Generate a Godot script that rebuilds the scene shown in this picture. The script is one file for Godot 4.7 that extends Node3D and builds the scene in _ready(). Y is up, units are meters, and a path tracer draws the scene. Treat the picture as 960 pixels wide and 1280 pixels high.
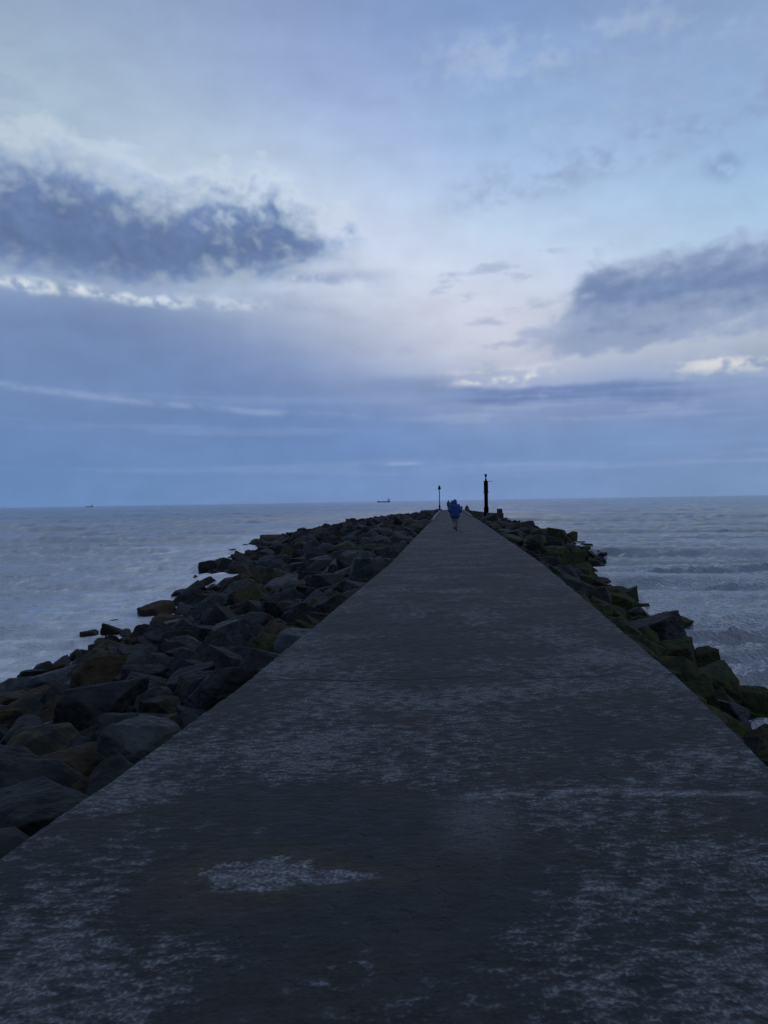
extends Node3D
# A long concrete pier at dusk between two banks of basalt boulders. y up, metres; deck top y = 0, sea y = -2.2.

const SEA := -2.2
const HALF := 1.98
# centre line of the pier (distance ahead, x), and the widths of the boulder banks left and right of it
const CZ := [-6.0, 0.0, 3.6, 4.6, 7.0, 10.7, 20.0, 30.0, 45.0, 61.5, 84.0, 140.0, 170.0]
const CX := [-1.2, -0.4, 0.15, 0.32, 0.67, 1.08, 2.08, 2.95, 4.25, 5.7, 7.5, 12.3, 14.9]
const LZ := [0.0, 17.0, 26.0, 36.0, 53.0, 74.0, 90.0, 110.0, 125.0, 140.0, 170.0]
const LW := [6.8, 7.1, 7.5, 9.0, 13.0, 16.0, 15.0, 9.5, 6.0, 4.5, 4.0]
const RZ := [0.0, 16.0, 24.0, 40.0, 55.0, 70.0, 90.0, 110.0, 140.0, 170.0]
const RW := [2.6, 2.6, 3.3, 4.8, 7.4, 7.5, 6.2, 5.0, 4.0, 4.0]
const PIER_END := 138.0

var rng := RandomNumberGenerator.new()
var M := {}

func table(d: float, zs: Array, vs: Array) -> float:
	if d <= zs[0]: return vs[0]
	for i in range(1, zs.size()):
		if d <= zs[i]:
			return lerpf(vs[i - 1], vs[i], (d - zs[i - 1]) / (zs[i] - zs[i - 1]))
	return vs[vs.size() - 1]

func centre(d: float) -> float: return table(d, CZ, CX)

func bank_y(x: float, d: float) -> float:
	var c := centre(d)
	var far := smoothstep(25.0, 55.0, d)
	if x < c:
		var q := maxf(0.0, c - HALF - x) / table(d, LZ, LW)
		return -0.62 + 0.27 * far - (1.58 + 0.27 * far) * pow(q, 1.1 + 0.9 * far)
	var r := maxf(0.0, x - c - HALF) / table(d, RZ, RW)
	return -0.85 + 0.5 * far - (1.35 + 0.5 * far) * pow(r, 1.2 + 0.5 * far)

# ---------------------------------------------------------------- naming
var taken := {}
func numbered(called: String) -> String:
	var n: int = taken.get(called, 0)
	taken[called] = n + 1
	return called if n == 0 else "%s_%03d" % [called, n]

func tag(o: Node, label: String, category: String, group := "") -> Node:
	o.set_meta("label", label); o.set_meta("category", category)
	if group != "": o.set_meta("group", group)
	return o

func thing(called: String, at: Vector3, turn: float, label: String, category: String, group := "") -> Node3D:
	var o := Node3D.new(); o.name = numbered(called); add_child(o)
	o.position = at; o.rotation.y = turn
	tag(o, label, category, group)
	return o

func part(called: String, mesh: Mesh, m: Material, parent: Node = self, at := Vector3.ZERO, rot := Vector3.ZERO) -> MeshInstance3D:
	var o := MeshInstance3D.new(); o.name = numbered(called) if parent == self else called
	o.mesh = mesh; o.material_override = m
	parent.add_child(o, true)
	o.position = at; o.rotation = rot
	return o

func struct(o: Node) -> Node:
	o.set_meta("kind", "structure"); return o

# ---------------------------------------------------------------- mesh helpers
func commit(v: PackedVector3Array, idx: PackedInt32Array, uv := PackedVector2Array(), col := PackedColorArray(), nrm := PackedVector3Array()) -> ArrayMesh:
	var n := nrm
	if n.is_empty():
		n.resize(v.size())
		for i in range(0, idx.size(), 3):
			var a := idx[i]; var b := idx[i + 1]; var c := idx[i + 2]
			var f := (v[c] - v[a]).cross(v[b] - v[a])
			n[a] += f; n[b] += f; n[c] += f
		for i in n.size(): n[i] = n[i].normalized()
	var arr := []; arr.resize(Mesh.ARRAY_MAX)
	arr[Mesh.ARRAY_VERTEX] = v; arr[Mesh.ARRAY_NORMAL] = n; arr[Mesh.ARRAY_INDEX] = idx
	if not uv.is_empty(): arr[Mesh.ARRAY_TEX_UV] = uv
	if not col.is_empty(): arr[Mesh.ARRAY_COLOR] = col
	var m := ArrayMesh.new(); m.add_surface_from_arrays(Mesh.PRIMITIVE_TRIANGLES, arr)
	return m

# a bevelled box, flat shaded faces with chamfers
func chamfer_box(s: Vector3, c: float) -> ArrayMesh:
	var st := SurfaceTool.new(); st.begin(Mesh.PRIMITIVE_TRIANGLES); st.set_smooth_group(-1)
	var h := s * 0.5
	var pt := func(sx: int, sy: int, sz: int, k: int) -> Vector3:
		var p := Vector3(sx * h.x, sy * h.y, sz * h.z)
		if k != 0: p.x -= sx * c
		if k != 1: p.y -= sy * c
		if k != 2: p.z -= sz * c
		return p
	var quad := func(a: Vector3, b: Vector3, d: Vector3, e: Vector3) -> void:
		var n := (d - a).cross(b - a)
		var q := [a, b, d, a, d, e] if n.dot((a + d) * 0.5) > 0.0 else [a, d, b, a, e, d]
		for p in q: st.add_vertex(p)
	for k in 3:
		for sg in [-1, 1]:
			var cs := []
			for uv in [[-1, -1], [1, -1], [1, 1], [-1, 1]]:
				var t := [0, 0, 0]; t[k] = sg; t[(k + 1) % 3] = uv[0]; t[(k + 2) % 3] = uv[1]
				cs.append(pt.call(t[0], t[1], t[2], k))
			quad.call(cs[0], cs[1], cs[2], cs[3])
	for k in 3:  # edges along axis k
		for u in [-1, 1]:
			for w in [-1, 1]:
				var i := (k + 1) % 3; var j := (k + 2) % 3
				var t0 := [0, 0, 0]; t0[i] = u; t0[j] = w; t0[k] = -1
				var t1 := [0, 0, 0]; t1[i] = u; t1[j] = w; t1[k] = 1
				quad.call(pt.call(t0[0], t0[1], t0[2], i), pt.call(t0[0], t0[1], t0[2], j), pt.call(t1[0], t1[1], t1[2], j), pt.call(t1[0], t1[1], t1[2], i))
	for sx in [-1, 1]:
		for sy in [-1, 1]:
			for sz in [-1, 1]:
				var a: Vector3 = pt.call(sx, sy, sz, 0); var b: Vector3 = pt.call(sx, sy, sz, 1); var d: Vector3 = pt.call(sx, sy, sz, 2)
				var q := [a, b, d] if (d - a).cross(b - a).dot(a) > 0.0 else [a, d, b]
				for p in q: st.add_vertex(p)
	st.generate_normals()
	return st.commit()

# a turned shape: profile points (radius, height)
func lathe(prof: Array, sides := 20) -> ArrayMesh:
	var st := SurfaceTool.new(); st.begin(Mesh.PRIMITIVE_TRIANGLES); st.set_smooth_group(-1)
	for i in prof.size() - 1:
		for k in sides:
			var a0 := TAU * k / sides; var a1 := TAU * (k + 1) / sides
			var p := func(v: Vector2, a: float) -> Vector3: return Vector3(v.x * cos(a), v.y, v.x * sin(a))
			var A: Vector3 = p.call(prof[i], a0); var B: Vector3 = p.call(prof[i], a1)
			var C: Vector3 = p.call(prof[i + 1], a1); var D: Vector3 = p.call(prof[i + 1], a0)
			var n0 := Vector3(cos(a0), 0, sin(a0)); var n1 := Vector3(cos(a1), 0, sin(a1))
			var dv: Vector2 = prof[i + 1] - prof[i]
			var up := -dv.x; var outw := dv.y
			var na := (n0 * outw + Vector3(0, up, 0)).normalized(); var nb := (n1 * outw + Vector3(0, up, 0)).normalized()
			for t in [[A, na], [D, na], [C, nb], [A, na], [C, nb], [B, nb]]:
				st.set_normal(t[1]); st.add_vertex(t[0])
	return st.commit()

func noise(freq: float, oct: int, sd: int, type := FastNoiseLite.TYPE_SIMPLEX_SMOOTH) -> FastNoiseLite:
	var n := FastNoiseLite.new()
	n.noise_type = type; n.frequency = freq; n.seed = sd
	n.fractal_type = FastNoiseLite.FRACTAL_FBM if oct > 1 else FastNoiseLite.FRACTAL_NONE
	n.fractal_octaves = oct
	return n

func noise_tex(freq: float, oct: int, sd: int, size: int, ramp: Array, normal := 0.0) -> NoiseTexture2D:
	var t := NoiseTexture2D.new()
	t.width = size; t.height = size; t.seamless = true; t.noise = noise(freq, oct, sd)
	if normal > 0.0:
		t.as_normal_map = true; t.bump_strength = normal
	if not ramp.is_empty():
		var g := Gradient.new(); var off := PackedFloat32Array(); var cols := PackedColorArray()
		for r in ramp:
			off.append(r[0]); cols.append(Color(r[1], r[2], r[3]).linear_to_srgb())
		g.offsets = off; g.colors = cols
		t.color_ramp = g
	return t

func plain(r: float, g: float, b: float, rough: float, metal := 0.0) -> StandardMaterial3D:
	var m := StandardMaterial3D.new()
	m.albedo_color = Color(r, g, b).linear_to_srgb(); m.roughness = rough; m.metallic = metal
	return m

# ---------------------------------------------------------------- sky
# colours of the clear air and the thin veil of cloud, every 9 degrees round (from -27) and every 3 degrees up (from 34.5 down)
const AIR := [
	[[146, 166, 197], [144, 164, 198], [140, 160, 198], [130, 155, 199], [127, 154, 200], [128, 154, 196], [136, 158, 194]],
	[[150, 170, 199], [148, 168, 201], [145, 165, 202], [137, 161, 204], [134, 161, 206], [132, 158, 200], [138, 162, 197]],
	[[160, 181, 204], [160, 180, 208], [156, 176, 212], [150, 172, 213], [144, 171, 212], [142, 168, 208], [140, 166, 204]],
	[[171, 191, 210], [173, 193, 215], [172, 191, 220], [165, 186, 222], [154, 182, 220], [151, 178, 216], [145, 173, 210]],
	[[183, 200, 216], [186, 203, 222], [190, 207, 228], [182, 201, 230], [168, 193, 227], [162, 189, 223], [152, 182, 217]],
	[[192, 206, 221], [194, 208, 225], [200, 213, 231], [198, 211, 234], [185, 206, 232], [174, 200, 230], [163, 194, 225]],
	[[170, 188, 212], [180, 195, 216], [192, 205, 225], [204, 214, 233], [200, 212, 233], [188, 207, 231], [172, 198, 226]],
	[[121, 144, 182], [126, 147, 184], [156, 171, 200], [190, 199, 219], [202, 209, 226], [188, 200, 220], [168, 184, 208]],
	[[114, 139, 182], [114, 139, 182], [126, 147, 187], [166, 178, 206], [195, 202, 219], [184, 194, 212], [172, 184, 203]],
	[[111, 138, 182], [111, 137, 182], [112, 138, 184], [128, 150, 192], [146, 163, 199], [136, 155, 194], [138, 158, 193]],
	[[105, 135, 182], [107, 136, 183], [107, 137, 185], [112, 141, 190], [119, 146, 191], [120, 147, 192], [123, 149, 191]],
	[[103, 136, 183], [106, 138, 185], [110, 140, 188], [114, 143, 190], [116, 144, 190], [118, 145, 188], [120, 147, 188]],
]

func bump(x: float, a: float, b: float, soft: float) -> float:
	return smoothstep(a - soft, a + soft, x) * (1.0 - smoothstep(b - soft, b + soft, x))

func make_sky() -> Image:
	var W := 4096; var H := 2048
	var na := noise(0.11, 5, 11); var nb := noise(0.11, 5, 12)
	var puff := noise(0.30, 6, 13); var wisp := noise(0.16, 6, 14); var soft := noise(0.05, 3, 15)
	var fine := noise(1.1, 5, 16); var mid2 := noise(0.62, 5, 17)
	var small := Image.create(7, 12, false, Image.FORMAT_RGBF)
	for j in 12:
		for i in 7: small.set_pixel(i, j, Color(AIR[j][i][0] / 255.0, AIR[j][i][1] / 255.0, AIR[j][i][2] / 255.0))
	var ww := 716; var wh := 410                          # the part of the sky 31.5 degrees either side of straight ahead, up to 36 degrees
	var air := small.duplicate(); air.resize(ww, wh, Image.INTERPOLATE_CUBIC)
	# all round: the same air, row by row, with the same kinds of cloud
	var cw := 1024; var ch := 512
	var whole := Image.create(cw, ch, false, Image.FORMAT_RGBF)
	var rowc := []
	for j in 12:
		var c := Color(0, 0, 0)
		for i in 7: c += small.get_pixel(i, j) / 7.0
		rowc.append(c)
	var round_sky := func(a: float, e: float) -> Color:
		var row := clampf((34.5 - e) / 3.0, 0.0, 11.0)
		var r0 := int(row); var r1 := mini(r0 + 1, 11)
		var c: Color = rowc[r0].lerp(rowc[r1], row - r0)
		if e > 34.5: c = c.lerp(Color8(82, 108, 158), smoothstep(34.5, 75.0, e))
		var x := cos(deg_to_rad(a)) * 60.0; var z := sin(deg_to_rad(a)) * 60.0
		var s := 1.0 - 0.8 * smoothstep(55.0, 90.0, e)
		var n := wisp.get_noise_3d(x * 0.6 * s, e * 1.3, z * 0.6 * s)
		var m := smoothstep(0.02, 0.38, n + 0.12 * soft.get_noise_3d(x, e * 2.0, z)) * 0.75
		# dusk: the sky away from the afterglow ahead is dimmer
		var off := absf(wrapf(a, -180.0, 180.0)) * smoothstep(90.0, 40.0, e)
		return c.lerp(Color8(112, 132, 170), m) * (1.0 - 0.27 * smoothstep(35.0, 160.0, off) - 0.06 * smoothstep(40.0, 80.0, e))
	for j in ch:
		var e := 90.0 - (j + 0.5) * 180.0 / ch
		for i in cw:
			whole.set_pixel(i, j, round_sky.call((i + 0.5) * 360.0 / cw, e) if e > -1.0 else Color8(96, 118, 152))
	whole.resize(W, H, Image.INTERPOLATE_CUBIC)
	var top1z := [-32.0, -26.0, -22.0, -17.5, -13.5, -9.5, -7.0, -5.0, -3.8]
	var top1 := [23.6, 23.2, 23.2, 21.9, 21.5, 22.0, 21.4, 20.0, 18.6]
	var bot1 := [15.2, 15.0, 14.7, 14.5, 14.9, 15.6, 16.2, 16.8, 17.2]
	var top2z := [9.0, 13.0, 15.0, 17.5, 21.0, 27.0, 33.0]
	var top2 := [11.6, 13.0, 15.0, 16.2, 16.0, 16.0, 16.2]
	var bot2 := [11.2, 10.4, 10.3, 10.8, 11.2, 11.6, 11.8]
	for j in wh:
		var e := 36.0 - (j + 0.5) * 180.0 / H
		for i in ww:
			var a := -31.5 + (i + 0.5) * 360.0 / W
			var c: Color = air.get_pixel(i, j)
			var wx := na.get_noise_2d(a, e * 1.4); var wy := nb.get_noise_2d(a, e * 1.4)
			var ax := a + 0.9 * wx; var ey := e + 0.6 * wy
			var pf := puff.get_noise_2d(ax, ey * 1.15)
			var ws := wisp.get_noise_2d(ax * 0.55, ey * 2.2)
			var fn := fine.get_noise_2d(a * 0.7, e); var pm := mid2.get_noise_2d(ax * 0.85, ey * 1.1)
			# high thin cloud, upper right
			if e > 19.0 and a > -3.0:
				var hi := smoothstep(-0.3, 0.7, wisp.get_noise_2d(a * 0.7 + 40.0, e * 2.0) + 0.5 * pm + 0.45 * fn)
				var reg := bump(e - 0.05 * (a - 12.0), 27.8, 31.2, 1.2) * smoothstep(-1.0, 6.0, a) + 0.6 * bump(e - 0.1 * (a - 12.0), 23.6, 26.4, 1.2) * smoothstep(0.0, 10.0, a)
				c = c.lerp(Color8(182, 198, 218), 0.42 * hi * clampf(reg, 0.0, 1.0))
				var lo := smoothstep(-0.3, 0.7, wisp.get_noise_2d(a * 0.7 - 30.0, e * 2.2) + 0.5 * pm + 0.45 * fn)
				var reg2 := bump(e - 0.16 * (a - 14.0), 21.4, 24.0, 0.9) * smoothstep(3.0, 9.0, a) + bump(e, 26.0, 30.5, 1.5) * smoothstep(12.0, 20.0, a) * 0.6
				c = c.lerp(Color8(140, 160, 194), 0.62 * lo * clampf(reg2, 0.0, 1.0))
				var spot := 1.0 - smoothstep(0.2, 1.5, Vector2((a - 24.0) / 1.3, e - 21.4 + 0.5 * pf).length())
				c = c.lerp(Color8(132, 156, 196), 0.7 * spot * smoothstep(-0.6, 0.4, pm + 0.5 * fn + 0.1))
			# faint grey upper left corner
			if a < -10.0 and e > 24.0:
				c = c.lerp(Color8(142, 162, 188), 0.35 * smoothstep(-10.0, -26.0, a) * smoothstep(0.0, 0.4, ws + 0.2))
			# small dark shreds left of the right-hand cloud
			if a > 0.0 and a < 16.0 and e > 9.0 and e < 17.5:
				var sh := smoothstep(0.1, 0.5, wisp.get_noise_2d(a * 0.8 + 9.0, e * 3.4 + 7.0) + 0.2 * pm)
				c = c.lerp(Color8(150, 165, 196), 0.5 * sh * bump(a, 2.0, 13.0, 2.0))
			# veil right of the left cloud
			var veil := bump(a, -9.0, 0.5, 3.0) * bump(e, 13.2, 16.6, 0.5)
			c = c.lerp(Color8(152, 167, 197), veil * 0.7 * smoothstep(-0.5, 0.5, wisp.get_noise_2d(a * 0.3 - 20.0, e * 1.5) + 0.3 * pm))
			c = c.lerp(Color8(140, 158, 192), 0.75 * bump(e + 0.25 * wy + 0.03 * (a + 5.0), 15.9, 16.5, 0.3) * bump(a, -9.0, -3.0, 2.2) * smoothstep(-0.5, 0.2, pm + 0.1))
			# the big cloud on the left
			if a < 0.0 and e > 12.0 and e < 27.0:
				var tp := table(a, top1z, top1); var bt := table(a, top1z, bot1)
				var up := smoothstep(bt - 0.3, bt + 2.6, e)
				var ragged := lerpf(0.75, 1.35, smoothstep(-20.0, -7.0, a)) * up
				var d := minf(tp - e, (e - bt) * 1.5 + 0.9 * ws)
				d = minf(d, (-2.6 - a) * 0.7)
				d += ragged * (pf * 1.5 + 1.1 * pm + 0.5 * fn) + 0.25 * (1.0 - up) * (pm + fn)
				var al := smoothstep(-1.5, 1.9, d)
				var core := smoothstep(-0.2, 3.0, d + 0.5 * pf + 0.5 * pm - 0.5 * up)
				var cc := Color8(160, 178, 205).lerp(Color8(96, 119, 160), core) * (1.0 + 0.10 * pf + 0.08 * pm)
				cc = cc.lerp(Color8(176, 192, 214), lerpf(0.3, 0.6, smoothstep(-16.0, -8.0, a)) * smoothstep(bt + 1.6, tp + 0.5, e) * smoothstep(0.0, 0.6, -pm - 0.6 * fn - 0.2 * pf))
				var rim := bump(d, -1.2, -0.1, 0.7) * smoothstep(bt + 1.0, bt + 3.0, e)
				c = c.lerp(Color8(216, 225, 235), 0.4 * rim)
				c = c.lerp(cc, al * 0.97)
				# the lit gap below it
				var mid := 14.75 - 0.45 * smoothstep(-26.0, -18.0, a) + 0.35 * wy + 0.25 * pm
				var gap := (1.0 - smoothstep(0.05, 0.62, absf(e - mid + 0.2 * ws))) * smoothstep(-0.4, 0.3, pm + 0.5 * fn + 0.15)
				var fall := 1.0 - smoothstep(-19.0, -12.0, a)
				c = c.lerp(Color8(226, 232, 236), gap * lerpf(0.4, 0.85, fall) * smoothstep(-0.75, 0.25, 0.6 * fn + 0.7 * pf) * (1.0 - smoothstep(-10.0, -7.0, a)))
			# the cloud on the right
			if a > 6.0 and e > 8.0 and e < 19.0:
				var t2 := table(a, top2z, top2); var b2 := table(a, top2z, bot2)
				var bands := wisp.get_noise_2d(a * 0.5 + 77.0, e * 2.2 - 0.25 * a)
				var d2 := minf(t2 - e, (e - b2) * 1.3 + 0.8 * bands) + 1.3 * bands + 0.9 * pf + 0.7 * pm + 0.3 * fn
				var al2 := smoothstep(-1.3, 0.9, d2) * smoothstep(8.5, 15.0, a + 1.5 * bands)
				var core2 := smoothstep(-0.7, 1.0, 1.0 - absf(e - 13.9 - 0.02 * (a - 20.0)) * 0.75 + 1.2 * bands + 0.5 * pm) * smoothstep(12.0, 16.0, a)
				c = c.lerp(Color8(146, 162, 194).lerp(Color8(110, 132, 172), core2), al2 * 0.95)
			# lit streaks low on the right, with dark bars between
			if e < 11.5 and a > 1.0:
				var st := wisp.get_noise_2d(a * 0.45 + 5.0, e * 4.5) + 0.25 * pm
				var lit := bump(e + 0.5 * wy + 0.35 * pm, 8.3, 9.4, 0.5) * (bump(a, 5.0, 12.5, 1.6) * 0.9 + smoothstep(19.5, 23.0, a)) * smoothstep(-0.3, 0.35, st + 0.5 * fn + 0.35 * pm)
				c = c.lerp(Color8(222, 223, 224), clampf(lit, 0.0, 1.0) * 0.85)
				var bar := bump(e - 0.5 * wy + 0.02 * (a - 12.0), 6.9, 8.1, 0.25 + 0.15 * absf(wx)) * bump(a, 4.5, 22.5, 3.5)
				c = c.lerp(Color8(107, 130, 176), bar * 0.85 * smoothstep(-0.5, 0.1, st + 0.15))
				c = c.lerp(Color8(158, 174, 205), 0.45 * bump(e, 5.6, 6.8, 0.4) * bump(a, 3.0, 27.0, 4.0) * smoothstep(0.0, 0.35, st))
			# dark bar just left of the middle
			c = c.lerp(Color8(116, 138, 180), 0.55 * bump(e + 0.4 * wy, 7.6, 9.0, 0.4) * bump(a, -1.0, 5.0, 2.0))
			# thin streaks in the slate low on the left
			if e < 9.0:
				var le := 7.75 - 0.065 * (a + 26.0) + 0.010 * (a + 9.0) * (a + 9.0) * 0.12 + 0.12 * wy + 0.05 * pm
				var ls := (1.0 - smoothstep(0.0, 0.42, absf(e - le))) * (1.0 - smoothstep(-6.0, 4.0, a))
				c = c.lerp(Color8(152, 172, 206), 0.55 * ls * smoothstep(-0.6, 0.4, ws + 0.5 * pm))
				var w2 := smoothstep(0.1, 0.5, wisp.get_noise_2d(a * 0.16 + 60.0, e * 3.6) + 0.1 * fn)
				c = c.lerp(Color8(140, 162, 202), lerpf(0.3, 0.55, smoothstep(0.0, 12.0, a)) * w2 * smoothstep(0.8, 2.5, e))
				var b5 := (1.0 - smoothstep(0.04, 0.2, absf(e - 2.75 + 0.1 * wy))) * bump(a, 0.2, 2.6, 0.5)
				c = c.lerp(Color8(160, 178, 210), 0.5 * b5)
			c = c * (1.0 + 0.035 * ws + 0.02 * pf)
			var edge := smoothstep(31.5, 28.5, absf(a)) * smoothstep(36.0, 33.5, e)
			var x := posmod(int(round((a / 360.0) * W - 0.5)), W); var y := int((90.0 - e) * H / 180.0)
			whole.set_pixel(x, y, whole.get_pixel(x, y).lerp(c, edge))
	whole.convert(Image.FORMAT_RGB8)
	return whole

# ---------------------------------------------------------------- sea
func make_sea() -> ArrayMesh:
	var waves := []
	rng.seed = 71
	for i in 18:
		var lam := 0.45 * pow(1.29, i)
		var ang := rng.randf_range(-1.0, 1.0) * (0.3 if lam > 1.4 else 0.6) + 0.12
		waves.append([TAU / lam * sin(ang), TAU / lam * cos(ang), lam, lam * (0.0065 if lam > 6.0 else (0.026 if lam < 1.5 else 0.021)) , rng.randf() * TAU])
	var chop := noise(0.9, 4, 21); var group := noise(0.045, 3, 22); var patchy := noise(0.16, 3, 25); var froth := noise(1.0, 5, 23); var froth2 := noise(0.16, 4, 24)
	var rings := PackedFloat32Array(); var r := 4.0
	while r < 26000.0:
		rings.append(r); r *= 1.009 if r < 1500.0 else 1.06
	var az := PackedFloat32Array()
	var a := -42.0
	while a <= 42.0: az.append(a); a += 0.27
	a = 46.0
	while a < 318.0: az.append(a); a += 4.0
	var v := PackedVector3Array(); var col := PackedColorArray(); var idx := PackedInt32Array()
	var n := az.size()
	for ri in rings.size():
		var rr := rings[ri]
		var gap := maxf(rr * 0.009, rr * 0.0047)
		for k in n:
			var t := deg_to_rad(az[k]); var x := rr * sin(t); var z := -rr * cos(t)
			var y := 0.0; var c := Color(0.10, 0.13, 0.17)
			if rr < 2500.0 and absf(az[k]) < 43.0 or az[k] > 317.0:
				var g := 0.9 + 0.45 * group.get_noise_2d(x, z * 1.5)
				var pt := 0.4 + 1.3 * smoothstep(-0.15, 0.5, patchy.get_noise_2d(x * 0.6, z * 1.6))
				for w in waves:
					if w[2] < 2.0 * gap: continue
					var ph: float = w[0] * x + w[1] * z + w[4]
					var s := sin(ph)
					y += w[3] * (1.0 - 2.0 * absf(s)) * 0.75 * pt if w[2] < 4.0 else w[3] * s
				y *= g
				if gap < 0.6: y += (0.07 if x < 0.085 * -z else 0.04) * chop.get_noise_2d(x * 0.5, z * 1.2)
				var d := -z
				var cc := centre(d)
				if x < cc and d < 320.0:
					# the surf on the left: stirred, milky water with streaks of foam nearest the boulders
					var off := (cc - HALF - x) / table(d, LZ, LW)
					var near := 1.0 - smoothstep(0.9, 2.6, off)
					var f := froth.get_noise_2d(x * 0.45, z * 1.1) + 0.45 * froth2.get_noise_2d(x, z)
					var milk := (0.45 + 0.55 * near) * (1.0 - smoothstep(90.0, 320.0, d))
					c = c.lerp(Color(0.46, 0.515, 0.585), milk * (0.78 + 0.25 * froth2.get_noise_2d(x * 0.7, z * 1.6) + 0.35 * froth.get_noise_2d(x * 0.6 + 50.0, z * 1.8)))
					var foam := smoothstep(0.10, 0.45, f + 0.62 * near - 0.42) * smoothstep(140.0, 60.0, d)
					c = c.lerp(Color(0.62, 0.66, 0.70), foam * 0.75)
				elif d < 200.0:
					var offr := (x - cc - HALF) / table(d, RZ, RW)
					var nr := 1.0 - smoothstep(0.9, 1.35, offr)
					c = c.lerp(Color(0.55, 0.6, 0.64), 0.6 * smoothstep(0.2, 0.5, froth.get_noise_2d(x, z) + 0.55 * nr - 0.4))
			v.append(Vector3(x, SEA + y, z)); col.append(c)
		if ri > 0:
			for k in n:
				var k2 := (k + 1) % n
				var p := (ri - 1) * n + k; var q := (ri - 1) * n + k2; var p2 := ri * n + k; var q2 := ri * n + k2
				idx.append_array(PackedInt32Array([p, p2, q2, p, q2, q]))
	return commit(v, idx, PackedVector2Array(), col)

# ---------------------------------------------------------------- boulders
var ico_cache := {}
func icosphere(sub: int) -> Array:
	if ico_cache.has(sub): return ico_cache[sub]
	var g := (1.0 + sqrt(5.0)) / 2.0
	var v := PackedVector3Array()
	for p in [[-1, g, 0], [1, g, 0], [-1, -g, 0], [1, -g, 0], [0, -1, g], [0, 1, g], [0, -1, -g], [0, 1, -g], [g, 0, -1], [g, 0, 1], [-g, 0, -1], [-g, 0, 1]]:
		v.append(Vector3(p[0], p[1], p[2]).normalized())
	var f := PackedInt32Array([0, 11, 5, 0, 5, 1, 0, 1, 7, 0, 7, 10, 0, 10, 11, 1, 5, 9, 5, 11, 4, 11, 10, 2, 10, 7, 6, 7, 1, 8, 3, 9, 4, 3, 4, 2, 3, 2, 6, 3, 6, 8, 3, 8, 9, 4, 9, 5, 2, 4, 11, 6, 2, 10, 8, 6, 7, 9, 8, 1])
	for s in sub:
		var nf := PackedInt32Array(); var mid := {}
		for i in range(0, f.size(), 3):
			var m := PackedInt32Array()
			for e in 3:
				var a := f[i + e]; var b := f[i + (e + 1) % 3]
				var key := mini(a, b) * 1000000 + maxi(a, b)
				if not mid.has(key):
					mid[key] = v.size(); v.append(((v[a] + v[b]) * 0.5).normalized())
				m.append(mid[key])
			nf.append_array(PackedInt32Array([f[i], m[0], m[2], f[i + 1], m[1], m[0], f[i + 2], m[2], m[1], m[0], m[1], m[2]]))
		f = nf
	for i in range(0, f.size(), 3):   # clockwise from outside
		var t := f[i + 1]; f[i + 1] = f[i + 2]; f[i + 2] = t
	ico_cache[sub] = [v, f]
	return ico_cache[sub]

# a block broken off along planes, its edges a little worn; fills the box -1 .. 1
func rock_arrays(sd: int, sub: int) -> Array:
	rng.seed = 900 + sd
	var planes := []
	for k in 6:
		var n := Vector3.ZERO; n[k % 3] = 1.0 if k < 3 else -1.0
		n = (n + 0.34 * Vector3(rng.randf_range(-1, 1), rng.randf_range(-1, 1), rng.randf_range(-1, 1))).normalized()
		planes.append([n, rng.randf_range(0.72, 1.0)])
	for k in rng.randi_range(4, 7):
		var n := Vector3(rng.randf_range(-1, 1), rng.randf_range(-0.6, 1), rng.randf_range(-1, 1)).normalized()
		planes.append([n, rng.randf_range(0.74, 1.02)])
	var p := rng.randf_range(34.0, 80.0)
	var rough := noise(1.4, 5, 300 + sd); var ridge := noise(3.0, 3, 330 + sd)
	var ico := icosphere(sub)
	var v: PackedVector3Array = ico[0].duplicate()
	var lo := Vector3.ONE * 9.0; var hi := -lo
	for i in v.size():
		var d := v[i]; var s := 0.0
		for pl in planes:
			var q: float = d.dot(pl[0]) / pl[1]
			if q > 0.35: s += pow(q, p)
		var rr := pow(s, -1.0 / p)
		rr *= 1.0 + 0.05 * rough.get_noise_3dv(d * rr * 1.2) + 0.022 * ridge.get_noise_3dv(d * rr * 1.6)
		v[i] = d * rr; lo = lo.min(v[i]); hi = hi.max(v[i])
	var cen := (lo + hi) * 0.5; var half := (hi - lo) * 0.5
	for i in v.size(): v[i] = (v[i] - cen) / half
	return [v, ico[1]]

func rock_material(base: Array, patch: Array, share: float, sd: int, rough: float) -> StandardMaterial3D:
	var m := StandardMaterial3D.new()
	m.albedo_texture = noise_tex(0.012, 6, sd, 512, [
		[0.0, base[0] * 0.6, base[1] * 0.6, base[2] * 0.6], [0.42 - share * 0.1, base[0], base[1], base[2]], [0.60 - share * 0.25, base[0] * 1.25, base[1] * 1.25, base[2] * 1.22],
		[0.66 - share * 0.25, patch[0] * 0.8, patch[1] * 0.8, patch[2] * 0.8], [1.0, patch[0] * 1.2, patch[1] * 1.2, patch[2] * 1.2]])
	m.uv1_triplanar = true; m.uv1_world_triplanar = true; m.uv1_scale = Vector3.ONE * 0.55
	m.heightmap_enabled = true; m.heightmap_texture = M.grain; m.heightmap_scale = 3.5
	m.roughness = rough; m.metallic_specular = 0.16
	return m

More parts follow.
